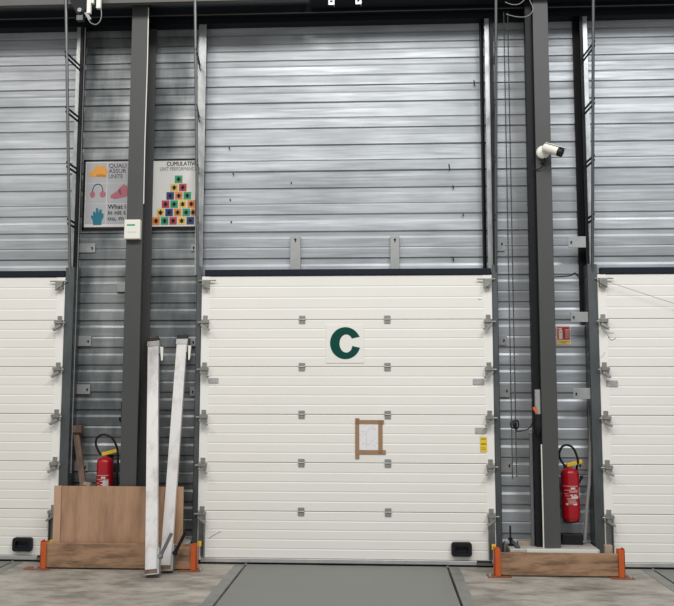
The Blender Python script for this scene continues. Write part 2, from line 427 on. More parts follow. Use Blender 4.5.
# taped paper notice
def rect(x0, y0, x1, y1, yy): a = U(x0, y0, yy); b = U(x1, y1, yy); return a.x, b.x, b.z, a.z
def flat(m, x0, y0, x1, y1, yf, th=.0012):
    xa, xb, za, zb = rect(x0, y0, x1, y1, yf); m.box(xa, xb, yf, yf+th, za, zb); return m
nt_ = thing('paper_notice', 'white paper notice fixed with brown tape to the middle door', 'notice', U(369, 455, -.002))
flat(MB(), 358, 422, 380, 452, -.004).build('paper', PAPER, nt_)
flat(MB(), 355.2, 418.3, 359.3, 459, -.0065).build('tape_strip', TAPE, nt_)
flat(MB(), 378.2, 420.3, 382.6, 453.8, -.0065).build('tape_strip', TAPE, nt_)
flat(MB(), 355.3, 420.0, 384, 424, -.0085).build('tape_strip', TAPE, nt_)
flat(MB(), 355.6, 450, 385.8, 454.3, -.0085).build('tape_strip', TAPE, nt_)
for bx in ((355.3, 418.6, 359.3, 423.8), (378.4, 420.2, 382.6, 423.8), (378.4, 450.3, 382.6, 454.2)): flat(MB(), *bx, -.01).build('tape_overlap', TAPED, nt_)
PENCIL = mat('faint_pencil', (.68, .67, .69), .6)
for pts_ in (((361, 431), (364, 432), (365, 430)), ((366, 434), (368, 430), (370, 427), (371, 429)), ((372, 426), (373, 429), (376, 428)), ((366.5, 436), (366.5, 447)), ((362, 444), (365, 443)), ((371, 441), (374, 439)), ((373.5, 445), (376, 447))):
    MB().tube([U(x, y, -.0042) for x, y in pts_], .0025, 4).build('scribble', PENCIL, nt_)['label'] = 'faint grey pencil scribble'

st = thing('warning_sticker', 'yellow sticker with dark print at the right edge of the middle door', 'sticker', U(483.5, 452, -.004))
flat(MB(), 480, 437, 487.2, 452, -.0055).build('sheet', SYEL, st)
PRT = mat('brown_print', (.3, .2, .05), .5)
for y0, y1, x1 in ((438.5, 439.5, 486), (443.2, 444.6, 486.2), (447.5, 448, 485), (449, 449.6, 486)): flat(MB(), 481, y0, x1, y1, -.007).build('print_line', PRT, st)

# stub plates above the middle door
for nm, x0, x1 in (('left', 290.3, 300.4), ('right', 390.3, 399.5)):
    m = MB(); xa, xb, za, zb = rect(x0, 236, x1, 271, .15); m.box(xa, xb, .145, CL-.002, za, zb)
    t = thing('mounting_plate', 'pale metal strip above the middle door, %s of the pair' % nm, 'bracket', ((xa+xb)/2, .16, za), 'metal strips above the middle door')
    m.build('strip', PLATE, t, bevel=.003)
    hh = MB(); p = U((x0+x1)/2, 239.5, .144); hh.cyl((p.x, .1445, p.z), (p.x, .139, p.z), .012, 8); hh.box(p.x-.004, p.x+.004, .141, .1445, p.z-.03, p.z)
    hh.build('bolt', DARKST_SHADE, t)

# ------------------------------------------------------------------ dock levellers
for (a, b), nm in zip(LEVS, ('left', 'middle', 'right')):
    t = thing('dock_leveller', 'grey steel dock leveller plate in the floor before the %s door' % nm, 'dock leveller', ((a+b)/2, -1.3, -.39), 'dock levellers')
    MB().box(a+.022, b-.022, PIT+.02, -.045, -.03, .004).build('platform', LEV, t, bevel=.003)
    for xa, xb in ((a-.10, a), (b, b+.10)):
        MB().box(xa, xb, PIT, -.03, .0005, .003).build('kerb_strip', KERB, t)
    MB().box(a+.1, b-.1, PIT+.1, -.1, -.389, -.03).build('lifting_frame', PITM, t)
    for xa in (a+.012, b-.012):
        MB().cyl((xa, -.03, .0), (xa, -.03, .012), .012, 8).build('corner_pin', ALU, t)

# ------------------------------------------------------------------ door tracks
def track(xe, s, label, top_mat, low_mat, zplates, plate_px, low_w=.10, leg=None, rail=None, dx=0.0, py_=None):
    """xe door edge, s: +1 the recess lies to +x"""
    t = thing('door_track', label, 'door track', (xe+s*.05, .05, 0), 'door tracks')
    m = MB()
    if s > 0: xa, xb = xe+.004, xe+low_w
    else: xa, xb = xe-.004, xe-low_w
    zl = 0.0 if False else .0
    # lower channel: front flange, web against the recess, back flange
    m.box(xa, xb, -.012, -.006, zl, 2.98); m.box(xb, xb-s*.006, -.012, CL-.02, zl, 2.98); m.box(xa+s*.03, xa+s*.036, -.006, .10, zl, 2.98)
    m.build('guide_channel', low_mat, t, bevel=.002)
    m = MB(); x0, x1 = xe+s*.012+dx, xe+s*(.088 if leg is None else .062)+dx
    m.box(x0, x1, .058, .064, 2.9, 5.6)
    for z in [3.0+.26*k for k in range(10)]:
        m.cyl((x0+s*.02, .056, z), (x0+s*.02, .06, z), .008, 6)
    wa = m.build('wall_angle', top_mat, t, bevel=.002)
    MB().box(x1, x1+s*.006, .058, CL-.004, 2.9, 5.6).build('angle_leg', leg or top_mat, t)  # where leg is set, its black carries the shade beside the angle
    if leg: MB().box(x1+s*.004, x1+s*.036, .02, .026, 2.98, 5.6).box(x1+s*.004, x1+s*.010, .026, CL-.004, 2.98, 5.6).build('angle_shade_strip', leg, t)  # black strip added in place of the shade next to the angle
    # tilted lift rail, leaning into the hall as it rises
    tx = xe+s*.045
    m = MB(); p0, p1 = Vector((tx, .0, 2.9)), Vector((tx, -.37, 5.72))
    m.tube([Vector((tx, -.0, 2.9)), p0*.5+p1*.5, p1], .0155, 10); m.build('lift_rail', rail or RAIL, t)
    for z in (5.15, 4.59, 4.03, 3.45):
        for dz in (.012, -.035):
            k = (z+dz-2.9)/(5.72-2.9)
            MB().obox((tx-s*.012, -.37*k-.02, z+dz+.012), (tx+s*.028, .056, z+dz-.012), (0, 0, 1), .022, .008).build('strut', DARKST_SHADE, t)
    for x0, y0, x1, y1 in plate_px:
        m = MB(); yq = CL-.003 if py_ is None or y0 > 450 else py_; xa, xb, za, zb = rect(x0, y0, x1, y1, yq-.009)
        m.box(xa, xb, yq-.011, yq, za, zb); pl = m.build('wall_plate', PLATE, t, bevel=.002)
        bx = xb-.03 if s > 0 else xa+.03
        MB().cyl((bx, yq-.021, (za+zb)/2), (bx, yq-.009, (za+zb)/2), .009, 8).box(bx-.004, bx+.004, yq-.017, yq-.0105, (za+zb)/2-.02, (za+zb)/2).build('bolt', DARKST_SHADE, pl)
    return t
track(XL1, 1, 'door track at the right edge of the left door, with speckled upper angle', GALV, GALVD, None,
      [(76, 243.5, 95, 252.5), (74, 336, 91, 346), (72, 384.5, 90, 394), (70, 462.5, 88, 471)], leg=DARKST_SHADE)
track(0, -1, 'door track at the left edge of the middle door, beside the coloured tile poster', GALV, GALVD, None,
      [(191, 244, 200, 251), (190.5, 338, 200, 346), (190, 387, 199, 396)], low_w=.055)
track(W, 1, 'door track at the right edge of the middle door, beside the thin chains', GALV, GALVD, None,
      [(494, 236.5, 505, 251), (495, 335.5, 507, 345), (496, 384, 510, 397), (497, 458, 512.5, 472.5)], low_w=.06, leg=DARKST_SHADE, rail=RAILD, dx=-.036)
track(XR1, -1, 'door track at the left edge of the right door, nearest the camera column', GALV, GALVD, None,
      [(568, 236.5, 586, 247.5), (570.5, 312, 589, 322), (573, 388, 591, 399), (577, 461, 590, 469.5)], leg=DARKST_SHADE, rail=RAILD, py_=.01)
# dark jamb channel closing the cladding beside the middle opening
for xa, xb, label in ((2.885, 2.925, 'dark vertical edge channel on the cladding above the middle door'),):
    t = MB().box(xa, xa+.012, .10, CL-.003, 2.95, 5.6).box(xa, xb, CL-.012, CL-.003, 2.95, 5.6).build('edge_channel', BEAM)
    tag(t, label, 'trim channel')

# ------------------------------------------------------------------ columns
def column(x0, x1, label):
    t = thing('steel_column', label, 'column', ((x0+x1)/2, -.02, PZ), 'steel columns'); xm = (x0+x1)/2
    MB().box(x0, x1, -.2, -.186, PZ, 6.1).build('front_flange', COL, t, bevel=.002)
    MB().box(x0, x1, .146, .16, PZ, 6.1).build('rear_flange', COL, t, bevel=.002)
    MB().box(xm-.005, xm+.005, -.187, .147, PZ, 6.1).build('web', COL, t)
    return t
column(-.742, -.578, 'dark grey steel column standing between the two posters')
cr_ = column(3.383, 3.535, 'dark grey steel column carrying the security camera')

# plinths
pl1 = MB().box(-1.325, -.065, -.225, CL-.005, 0, PZ).build('concrete_plinth', SLAB, bevel=.01); tag(pl1, 'concrete plinth behind the tall plywood sheet', 'plinth')
t = thing('concrete_plinth', 'pale concrete plinth with white front edge under the camera column', 'plinth', (3.5, -.05, 0))
MB().box(3.045, 3.885, -.27, CL-.005, 0, PZ).build('block', SLAB, t, bevel=.01)
MB().box(3.20, 3.86, -.29, -.272, PZ-.035, PZ+.004).build('edge_strip', WHITE, t, bevel=.003)

# ------------------------------------------------------------------ roof beam and upper gear
t = thing('lintel_beam', 'black lintel beam with added shade strip along the top of the cladding', 'beam', (1.5, 0, 5.6))
MB().box(-9, 12, -.04, CL-.002, 5.662, 6.2).box(-9, 12, .05, CL-.002, 5.60, 5.662).build('fascia_and_shade', BEAM, t)  # lower box is a dark strip for the shade under the beam
MB().box(-9, 12, -.052, -.041, 5.652, 5.660).build('flange_highlight', PURL, t)  # highlight on the flange edge, put in as a lighter grey strip
t = MB().box(-9, 1.10, -.36, -.30, 5.66, 5.668).box(-9, 1.10, -.36, -.35, 5.668, 5.86).box(-9, 1.10, -.36, -.22, 5.86, 5.87).build('roof_purlin', PURL); tag(t, 'grey steel purlin at the upper left in front of the black beam', 'beam')
t = MB().box(1.12, 12, -.3, -.06, 5.69, 6.0).build('roof_box_beam', BEAM); tag(t, 'black box beam at the very top right above the lintel', 'beam')
for nm, px in (('left', 331.5), ('right', 358.5)):
    p = U(px, 3, -.33); m = MB()
    m.box(p.x-.03, p.x+.03, -.34, -.33, 5.60, 5.78); m.box(p.x+.022, p.x+.03, -.335, -.29, 5.60, 5.78)
    t = thing('hanging_bracket', 'small perforated metal bracket under the top beam, %s of two' % nm, 'bracket', (p.x, -.33, 5.6), 'brackets under the top beam')
    m.build('strap', GALV, t)
    h = MB()
    for z in (5.635, 5.675, 5.715): h.box(p.x-.014, p.x+.012, -.3425, -.34, z-.01, z+.01)
    h.build('slot', DARKST_SHADE, t)
# bearing of the spring shaft at the top of the left track
t = thing('shaft_bearing', 'dark shaft bearing bracket above the left door track', 'bracket', U(80, 16, -.42))
yb = -.42
pts = [U(*q_, yb) for q_ in ((77, 14), (84, 14), (88, 2), (88, -8), (69, -8), (70, 1))]
MB().prism([(q_.x, q_.z) for q_ in pts], yb, yb+.012).build('plate', DARKST_SHADE, t)
p = U(80.5, 11, yb); MB().cyl((p.x, yb-.03, p.z), (p.x, yb+.05, p.z), .022, 14).build('shaft_end', RAIL, t)
p = U(81, 17, yb); MB().box(p.x-.045, p.x+.02, yb-.004, yb+.05, p.z-.03, p.z+.02).build('clamp', GALVD, t)
for x0_, x1_, y1_ in ((87, 91, 14), (91.5, 94, 4), (96.5, 101, 9)):
    a = U(x0_, y1_, yb-.01); b = U(x1_, y1_, yb-.01)
    MB().box(a.x, b.x, yb-.03, yb+.01, a.z, 5.86).build('white_tube', WHITE, t, bevel=.006)
a = U(86, 13, yb); b = U(90.5, 20, yb); MB().obox((a.x, yb, a.z), (b.x, yb, b.z), (0, 1, 0), .03, .03).build('elbow', RAIL, t)
t = MB().tube(smooth_path([U(*p, -.43) for p in ((88, 19), (91, 23), (96, 24.5), (100, 21), (101.5, 15), (101, 9))]), .005, 6).build('cable_loop', PIPE); tag(t, 'thin cable loop hanging beside the white tubes at upper left', 'cable')
t = MB().tube(smooth_path([U(*p, -.26) for p in ((505, 2), (512, 4.5), (519, 4), (524, 0), (525, -4))]), .004, 6).build('cable_loop', PIPE); tag(t, 'upper shallow cable loop left of the camera column, under the beam', 'cable')
t = MB().tube(smooth_path([U(*p, -.27) for p in ((506, 14), (515, 16.5), (524, 17), (530, 14.5), (533, 9), (531, 3), (528, -3))]), .004, 6).build('cable_loop', PIPE); tag(t, 'wide cable loop touching the top of the camera column', 'cable')

# pull chains
def chain(m, p0, p1, r=.007, pitch=.02):
    p0, p1 = Vector(p0), Vector(p1); n = int((p1-p0).length/pitch); pts = []; rad = []
    for i in range(n):
        for fr, rr in ((0, .35), (.3, 1), (.6, 1), (.9, .35)):
            pts.append(p0+(p1-p0)*((i+fr)/n)); rad.append(r*rr)
    m.tube(pts, r, 5, rad=rad); return m
CH = mat('chain_steel', (.24, .24, .23), .45, .5)
CHD = mat('dark_chain', (.07, .07, .068), .45, .5)
zt = 5.40
m = MB(); chain(m, (-1.29, -.045, .88), (-1.29, -.045, 5.55)); t = m.build('pull_chain', CH); tag(t, 'long pull chain hanging down the left door track', 'chain')
m = MB(); chain(m, (3.107, -.1, .86), (3.107, -.1, 5.60), .0075); t = m.build('pull_chain', CHD); tag(t, 'left of the two thin chains beside the camera column', 'chain', 'thin chains beside the camera column')
m = MB(); chain(m, (3.147, -.1, .88), (3.147, -.1, 5.60), .0075); t = m.build('pull_chain', CHD); tag(t, 'right of the two thin chains beside the camera column', 'chain', 'thin chains beside the camera column')
m = MB(); p = U(514.5, 424.5, -.1)
for k in range(3):
    w = (k-1)*.022
    m.tube([p+Vector((w+.018*math.cos(a), -.012+.02*math.sin(a+k), .034*math.sin(a)*(1+.1*k))) for a in [2*PI*i/14 for i in range(14)]], .007, 6, closed=True)
m.tube(smooth_path([p+Vector((.0, -.01, -.02)), U(517, 431, -.1), U(521, 431, -.1), U(528, 429, -.1), U(532, 424, -.1), U(534, 414, -.1)]), .006, 6)
t = m.build('knotted_cable', BLACK); tag(t, 'black cable knotted round the two thin chains', 'cable')

# ------------------------------------------------------------------ gear on the left column
a, b = U(124.3, 219.5, -.26), U(139.8, 238.8, -.26)
t = thing('control_box', 'white plastic box with a green mark on the left column', 'electrical box', ((a.x+b.x)/2, -.2, b.z))
MB().box(a.x, b.x, -.26, -.2, b.z, a.z).build('housing', WHITE, t, bevel=.008)
g1 = U(127, 224.2, -.261); g2 = U(135, 225.6, -.261)
MB().box(g1.x, g2.x, -.2625, -.2595, g2.z, g1.z).build('green_mark', mat('green_mark', (.02, .35, .16), .5), t)
g1 = U(127, 231.5, -.261); g2 = U(136, 232.2, -.261); MB().box(g1.x, g2.x, -.2615, -.2595, g2.z, g1.z).build('seam', LABELP, t)
m = MB(); m.tube(smooth_path([(-.574, -.192, 3.60), (-.576, -.195, 4.2), (-.573, -.193, 4.75), (-.571, -.194, 5.1), (-.574, -.193, 5.68)]), .006, 6)
t = m.build('white_cable', WHITE); tag(t, 'white cable running up the right edge of the left column', 'cable')

# posters
def poster(x0, label, sheet):
    z0, z1, w = 3.405, 4.165, .505
    t = thing('poster', label, 'poster', (x0+w/2, CL-.01, z0), 'posters on the cladding')
    m = MB(); y0, y1 = CL-.022, CL-.002; e = .022
    m.box(x0, x0+w, y0, y1, z0, z0+e*1.3); m.box(x0, x0+w, y0, y1, z1-e*.8, z1); m.box(x0, x0+e, y0, y1, z0, z1); m.box(x0+w-e, x0+w, y0, y1, z0, z1)
    m.build('frame', BLACK, t, bevel=.002)
    MB().box(x0+e*.8, x0+w-e*.8, CL-.014, CL-.003, z0+e, z1-e*.6).build('sheet', sheet, t)
    return t, x0, z0, w, z1-z0
pt, x0, z0, w, h = poster(-1.335, 'framed poster with hat, ear muff and glove pictures, left of the left column', POSTER)
y = CL-.0155
def Q(u, v): return x0+u, z0+h-v
# grey cells, 3 rows by 2 columns
cells = MB()
cw, chh = .222, .218
for r in range(3):
    for c in range(2):
        xa = x0+.030+c*(cw+.006); zb = z0+h-.032-r*(chh+.006)
        cells.box(xa, xa+cw, y, y+.001, zb-chh, zb)
cells.build('picture_cell', POSTGR, pt)
yy = y-.0015
def poly(m, pts, ox, oz, sc): m.prism([(x0+ox+px*sc, z0+h-oz+pz*sc) for px, pz in pts], yy, yy+.001); return m
m = MB(); poly(m, [(-.5, -.28), (.5, -.33), (.55, .1), (.42, .32), (.25, .42), (.05, .36), (-.12, .42), (-.3, .32), (-.34, .1), (-.62, -.05), (-.6, -.2)], .165, .135, .17); m.build('hat_picture', HELM, pt)
m = MB(); m.prism([(x0+.165+px*.17, z0+h-.135+pz*.17) for px, pz in ((-.2, -.26), (.46, -.30), (.48, -.2), (.1, -.12), (-.15, -.18))], yy-.0016, yy-.0004); m.build('hat_fold', HELMD, pt)
m = MB(); m.tube(arc(x0+.16, z0+h-.335, .055, math.radians(-10), math.radians(190), 14, yy, .07), .0045, 5); m.build('headband_picture', INK, pt)
m = MB()
for ox, oz, rx in ((.105, .378, .026), (.215, .376, .032)):
    m = MB().prism([(x0+ox+rx*math.cos(2*PI*i/12), z0+h-oz+.034*math.sin(2*PI*i/12)) for i in range(12)], yy-.002, yy); m.build('ear_muff_picture', PINK, pt)
m = MB(); poly(m, [(-.5, -.42), (-.2, -.5), (.55, -.35), (.6, .3), (.3, .45), (.05, .2), (-.1, 0), (-.5, -.25)], .385, .345, .17); m.build('shoe_picture', PINK, pt)
m = MB(); m.prism([(x0+.385+px*.17, z0+h-.345+pz*.17) for px, pz in ((-.05, .05), (.12, -.25), (.2, -.22), (.12, .2))], yy-.0012, yy-.0002); m.build('shoe_shade_picture', PINKD, pt)
m = MB(); poly(m, [(-.28, -.62), (.28, -.62), (.3, -.3), (.42, -.1), (.4, .12), (.28, .2), (.27, .42), (.12, .42), (.08, .2), (.03, .5), (-.12, .52), (-.12, .15), (-.2, .3), (-.32, .26), (-.3, 0), (-.42, .05), (-.45, -.1), (-.32, -.3)], .165, .608, .16); m.build('glove_picture', TEAL, pt)
for i, (s_t, tw) in enumerate((('QUALI', .185), ('ASSUR', .19), ('UNITE', .15))):
    MB().text(s_t, x0+.272, yy, z0+h-.088-i*.058, .044, width=tw).build('lettering', INK, pt)
for i, (s_t, tw) in enumerate((('What i', .19), ('in nit t', .19), ('ou, m', .17))):
    m = MB()
    for dx, dz in ((0, 0), (.003, 0), (.0015, .002)): m.text(s_t, x0+.272+dx, yy-.0003*dx/.003, z0+h-.535-i*.062+dz, .046, width=tw)
    m.build('bold_lettering', INK, pt)

pt, x0, z0, w, h = poly_ret = poster(-.605, 'framed poster with a pyramid of coloured tiles, right of the left column', POSTER)
m = MB()
for dx in (0, .0025): m.text('CUMULATIVE', x0+.165+dx, yy-.0003*dx/.003, z0+h-.075, .044, width=.32)
m.build('title_lettering', INK, pt)
m = MB(); m.text('UNIT PERFORMANCE', x0+.095, yy, z0+h-.128, .04, width=.39); m.build('lettering', INKG, pt)
rows = [(.258, 'g'), (.213, 'yr'), (.172, 'bog'), (.124, 'rgyo'), (.072, 'ybogo'), (.026, 'ogryb')]
sz = .081; pitch = .0915
for r_, (u, cs) in enumerate(rows):
    for i, ch in enumerate(cs):
        xa = x0+u+i*pitch; za = z0+h-.182-r_*.0895-sz
        if xa > x0+w-.05: continue
        xe_ = min(xa+sz, x0+w-.023); tl = MB().box(xa, xe_, yy, yy+.0015, za, za+sz).build('tile_picture', BUGS[ch], pt)
        g = MB(); cx, cz = (xa+xe_)/2, za+sz/2; yb = yy-.001
        k = random.choice((0, 1, 2))
        g.prism([(cx+.016*math.cos(2*PI*j/10), cz-.004+.025*math.sin(2*PI*j/10)) for j in range(10)], yb, yb+.001)
        g.prism([(cx+.008*math.cos(2*PI*j/8), cz+.02+.008*math.sin(2*PI*j/8)) for j in range(8)], yb, yb+.001)
        for sx in (-1, 1):
            for dz in (-.018, 0, .014):
                g.prism([(cx, cz+dz*.4-.003), (cx+sx*.029, cz+dz-.003), (cx+sx*.029, cz+dz+.003), (cx, cz+dz*.4+.003)][::sx], yb, yb+.001)
        g.build('bug_picture', INK, tl)

# ------------------------------------------------------------------ fire extinguishers
def extinguisher(cx, cy, zb, hgt, r, label, hose_px, yellow_side, labside):
    t = thing('fire_extinguisher', label, 'fire extinguisher', (cx, cy, zb), 'fire extinguishers')
    b = MB(); b.lathe((cx, cy, zb), [(r*.86, 0), (r*.9, .012), (r*.99, .025), (r, .04), (r, hgt-.06), (r*.96, hgt-.035), (r*.8, hgt-.012), (r*.45, hgt), (r*.3, hgt+.012)], 32)
    cyl = b.build('cylinder', RED, t)
    fo = MB(); fo.lathe((cx, cy, zb), [(r*.80, -.012), (r*.88, .001)], 24); fo.build('foot_ring', BLACK, t)
    # printed label wraps the front of the cylinder
    def wrap(m, a0, a1, z0, z1, rr):
        n = 8; vs = []; fs = []
        for i in range(n+1):
            a = a0+(a1-a0)*i/n
            for z in (z0, z1): vs.append((cx+rr*math.sin(a), cy-rr*math.cos(a), zb+z))
        for i in range(n): fs.append((2*i, 2*i+2, 2*i+3, 2*i+1))
        m.add(vs, fs, True); return m
    L0 = hgt*.29; L1 = hgt*.68
    m = MB()
    wrap(m, -1.15, .75, L1-.004, L1, r*1.006)
    for zf, aa, ab, th in ((.93, -.15, .35, .02), (.80, -.9, .0, .004), (.80, .15, .75, .004), (.73, -.3, .7, .007), (.62, -.9, -.4, .004), (.58, -.2, .1, .012), (.58, .2, .55, .012), (.52, -.8, -.3, .004)):
        wrap(m, aa, ab, L0+(L1-L0)*zf-th, L0+(L1-L0)*zf, r*1.006)
    for k in range(5): wrap(m, -.6+.05*k, .3+.08*k, L0+(L1-L0)*(.40-.065*k)-.004, L0+(L1-L0)*(.40-.065*k), r*1.006)
    wrap(m, -.7, -.45, L0+.012, L0+.03, r*1.006); wrap(m, .1, .55, L0+.012, L0+.028, r*1.006)
    m.build('printed_label', LABELP, cyl)['label'] = 'pale printing on the red cylinder'
    if labside == 'plate':
        m = MB(); wrap(m, .05, .75, L0+.02, L1-.05, r*1.008); m.build('inspection_label', LABELP, cyl)
    else:
        m = MB(); wrap(m, -.1, .75, L0+(L1-L0)*.38, L0+(L1-L0)*.5, r*1.007); wrap(m, .95, 1.3, L0+(L1-L0)*.42, L0+(L1-L0)*.92, r*1.007); m.build('inspection_label', LABELP, cyl)
    v = MB(); zt_ = zb+hgt
    v.cyl((cx, cy, zt_), (cx, cy, zt_+.05), .018, 12); v.cyl((cx-.05, cy, zt_+.03), (cx+.02, cy, zt_+.03), .011, 8)
    v.build('valve', BRACK, t)
    y_ = MB(); y_.obox((cx-.03, cy-.01, zt_+.032), (cx+.12, cy-.01, zt_+.072), (0, 1, 0), .038, .036); y_.obox((cx-.03, cy-.01, zt_+.03), (cx-.01, cy-.01, zt_+.05), (0, 1, 0), .03, .028)
    pass
    y_.build('operating_lever', YEL, t, bevel=.005)
    h = MB(); h.tube(smooth_path(hose_px, 6), .0115, 8); h.build('hose', BLACK, t)
    return t
cx = U(105.2, 470, .03).x
zc = U(105, 457.5, .03).z; z0e = zc-.53
t = extinguisher(cx, .03, z0e, zc-z0e, .084, 'red fire extinguisher behind the plywood sheet beside the left column',
    [Vector((cx-.045, .03, zc+.03))]+[U(x, y_, .02) for x, y_ in ((99, 452), (95.8, 444), (97, 438), (101, 435), (106, 434.8), (112, 438), (116, 445), (117.5, 452), (117.8, 465), (116.5, 478))]+[Vector((cx+.11, .03, .80))], 1, 'plate')
m = MB(); m.box(cx-.03, cx+.03, .115, CL-.002, zc-.25, zc+.02); m.box(cx-.035, cx+.035, .04, CL-.01, zc-.01, zc+.002); m.build('wall_hook', DARKST_SHADE, t)
n = MB(); p = Vector((cx+.115, .03, .62)); n.cyl(p, p+Vector((0, 0, .22)), .022, 12); n.lathe((p.x, p.y, p.z-.06), [(.034, 0), (.024, .06)], 12); n.build('nozzle', BLACK, t)
yR = .06
cx = U(570.2, 490, yR).x; zb_ = U(570, 520.5, yR).z; zc = U(570, 468.5, yR).z
t = extinguisher(cx, yR, zb_, zc-zb_, .089, 'red fire extinguisher hung on the cladding right of the camera column',
    [Vector((cx-.045, yR, zc+.03))]+[U(x, y_, yR-.03) for x, y_ in ((563.5, 464), (559.8, 458), (559.5, 452), (562.5, 446.5), (567.5, 445), (573, 448), (576.5, 455), (578, 462))]+[Vector((cx+.075, yR+.03, zc+.0)), Vector((cx+.093, yR+.06, zc-.08)), Vector((cx+.093, yR+.06, zc-.3))], 1, 'side')
m = MB(); m.obox((cx+.088, yR, zc-.14), (cx+.115, yR-.01, zc-.085), (0, 1, 0), .03, .012); m.box(cx+.10, cx+.125, yR-.02, yR+.01, zc-.095, zc-.07); m.build('hose_clip', BLACK, t)
m = MB(); m.box(cx-.03, cx+.03, yR+.08, CL-.002, zc-.25, zc+.02); m.box(cx-.035, cx+.035, yR+.02, CL-.01, zc-.01, zc+.002); m.build('wall_hook', DARKST_SHADE, t)

# fire sign
a, b = U(556.3, 326, CL-.004), U(570.8, 344.6, CL-.004); W_, H_ = b.x-a.x, a.z-b.z
t = thing('fire_sign', 'red and yellow fire extinguisher sign on the cladding right of the camera column', 'sign', ((a.x+b.x)/2, CL-.002, b.z))
MB().box(a.x, b.x, CL-.005, CL-.001, b.z, a.z).build('backing', CREAM2, t)
def S2(u, v): return a.x+u*W_, a.z-v*H_
def sbox(m, u0, v0, u1, v1, y=CL-.0075): x0_, z1_ = S2(u0, v0); x1_, z0_ = S2(u1, v1); m.box(x0_, x1_, y, y+.001, z0_, z1_); return m
sbox(MB(), .05, .05, .94, .74, CL-.0062).build('red_field', SIGNRED, t)
sbox(MB(), .05, .78, .94, .98, CL-.0062).build('yellow_field', SIGNYEL, t)
m = MB(); sbox(m, .16, .22, .42, .70); sbox(m, .22, .10, .36, .23); sbox(m, .10, .12, .25, .16); m.build('extinguisher_symbol', CREAM2, t)
m = MB(); sbox(m, .22, .31, .34, .35, CL-.0085); m.build('symbol_band', INKG, t)
m = MB()
for i in range(4):
    v0 = .16+i*.13
    for u0, dx in ((.60, .0), (.72, .02)):
        m.prism([S2(u0+dx, v0+.13), S2(u0+dx+.12, v0+.06), S2(u0+dx+.16, v0), S2(u0+dx+.05, v0+.05)][::1], CL-.0075, CL-.0065)
m.build('flame_symbol', WHITE, t)
m = MB(); sbox(m, .15, .82, .85, .84); sbox(m, .35, .88, .65, .93); m.build('small_print', mat('olive_print', (.35, .24, .05), .5), t)

# ------------------------------------------------------------------ security camera on the right column
p = U(542.5, 153, -.2); yb = -.201
t = thing('security_camera', 'white bullet security camera on the front of the right steel column', 'security camera', (p.x, yb, p.z-.06))
MB().lathe((p.x, yb, p.z), [(.062, 0), (.066, .006), (.066, .03), (.058, .042), (.03, .05), (.02, .052)], 28, 'y').build('base', WHITE, t)
hp = Vector((p.x+.02, yb-.075, p.z+.005))
MB().tube([Vector((p.x, yb-.04, p.z)), hp], .024, 12).lathe((hp.x, hp.y, hp.z-.03), [(.02, 0), (.03, .01), (.03, .05), (.02, .06)], 14).build('swivel_arm', WHITE, t)
e0 = hp+Vector((-.015, -.02, .022)); dr = Vector((.86, -.42, -.42)).normalized(); e1 = e0+dr*.145
MB().tube([e0-dr*.02, e0-dr*.01, e0, e1], .04, 20, rad=[.024, .038, .043, .043]).build('body', WHITE, t)
MB().tube([e1-dr*.002, e1+dr*.042], .044, 20).build('lens_hood', BLACK, t)
MB().tube([e1+dr*.041, e1+dr*.044], .026, 16).build('lens', NAVY, t)
vis = MB(); sd = dr.cross(Vector((0, 0, 1))).normalized(); up_ = sd.cross(dr).normalized()
vis.obox(e0+up_*.047, e1+dr*.06+up_*.047, sd, .06, .006); vis.build('sunshade', WHITE, t, bevel=.002)
MB().tube(smooth_path([Vector((p.x+.012, yb-.035, p.z-.058)), U(545.5, 162, -.24), U(543, 166, -.24), U(538.5, 169, -.22), U(534.5, 169.5, -.21), U(533.8, 167, -.205)]), .0055, 8).build('cable', DARKST_SHADE, t)
p2 = U(543, 161.5, -.22); MB().box(p2.x-.02, p2.x+.02, -.235, -.203, p2.z-.02, p2.z+.012).build('cable_gland', DARKST_SHADE, t)

# small devices beside the camera column
a, b = U(535, 389.5, -.19), U(541, 414, -.19); xm = (a.x+b.x)/2-.004
t = thing('door_operator', 'silver cylindrical switch with orange tip on the left side of the camera column', 'switch', (xm, -.19, b.z))
MB().cyl((xm, -.19, b.z), (xm, -.19, a.z), .029, 16).build('tube', SILV, t)
MB().obox((xm-.045, -.21, b.z+.065), (xm-.012, -.22, b.z+.01), (1, 0, 0), .026, .018).build('orange_tip', ORANGE, t)
MB().cyl((xm, -.19, b.z-.06), (xm, -.19, b.z), .03, 14).lathe((xm, -.19, b.z-.2), [(.012, 0), (.03, .05), (.034, .1), (.03, .14)], 14).build('lower_housing', BLACK, t)
MB().box(xm-.01, xm+.03, -.20, -.15, a.z-.08, a.z-.04).build('clip', BLACK, t)
m = MB(); m.box(3.275, 3.305, -.11, -.08, PZ, b.z-.18)
t = m.build('cable_duct', RAIL, bevel=.003); tag(t, 'slim grey cable duct beside the camera column, below the silver switch', 'cable duct')
m = MB(); m.tube([(3.375, -.192, PZ), (3.375, -.192, 1.2)], .007, 6); t = m.build('white_cable', WHITE); tag(t, 'white cable on the lower left edge of the camera column', 'cable')
# black strips put in as shade: camera column's left side, behind right track
t = MB().box(3.312, 3.381, -.15, -.06, PZ, 6.0).build('column_shade_strip', DARKST_SHADE, bevel=.003); tag(t, 'narrow black strip put in as shade up the left side of the camera column', 'shade strip')
t = MB().box(U(573.5, 60, .15).x, U(580, 60, .15).x, .165, CL-.002, 2.4, 5.6).build('track_shade_strip', DARKST_SHADE); tag(t, 'narrow black strip put in as shade behind the right door track', 'post')
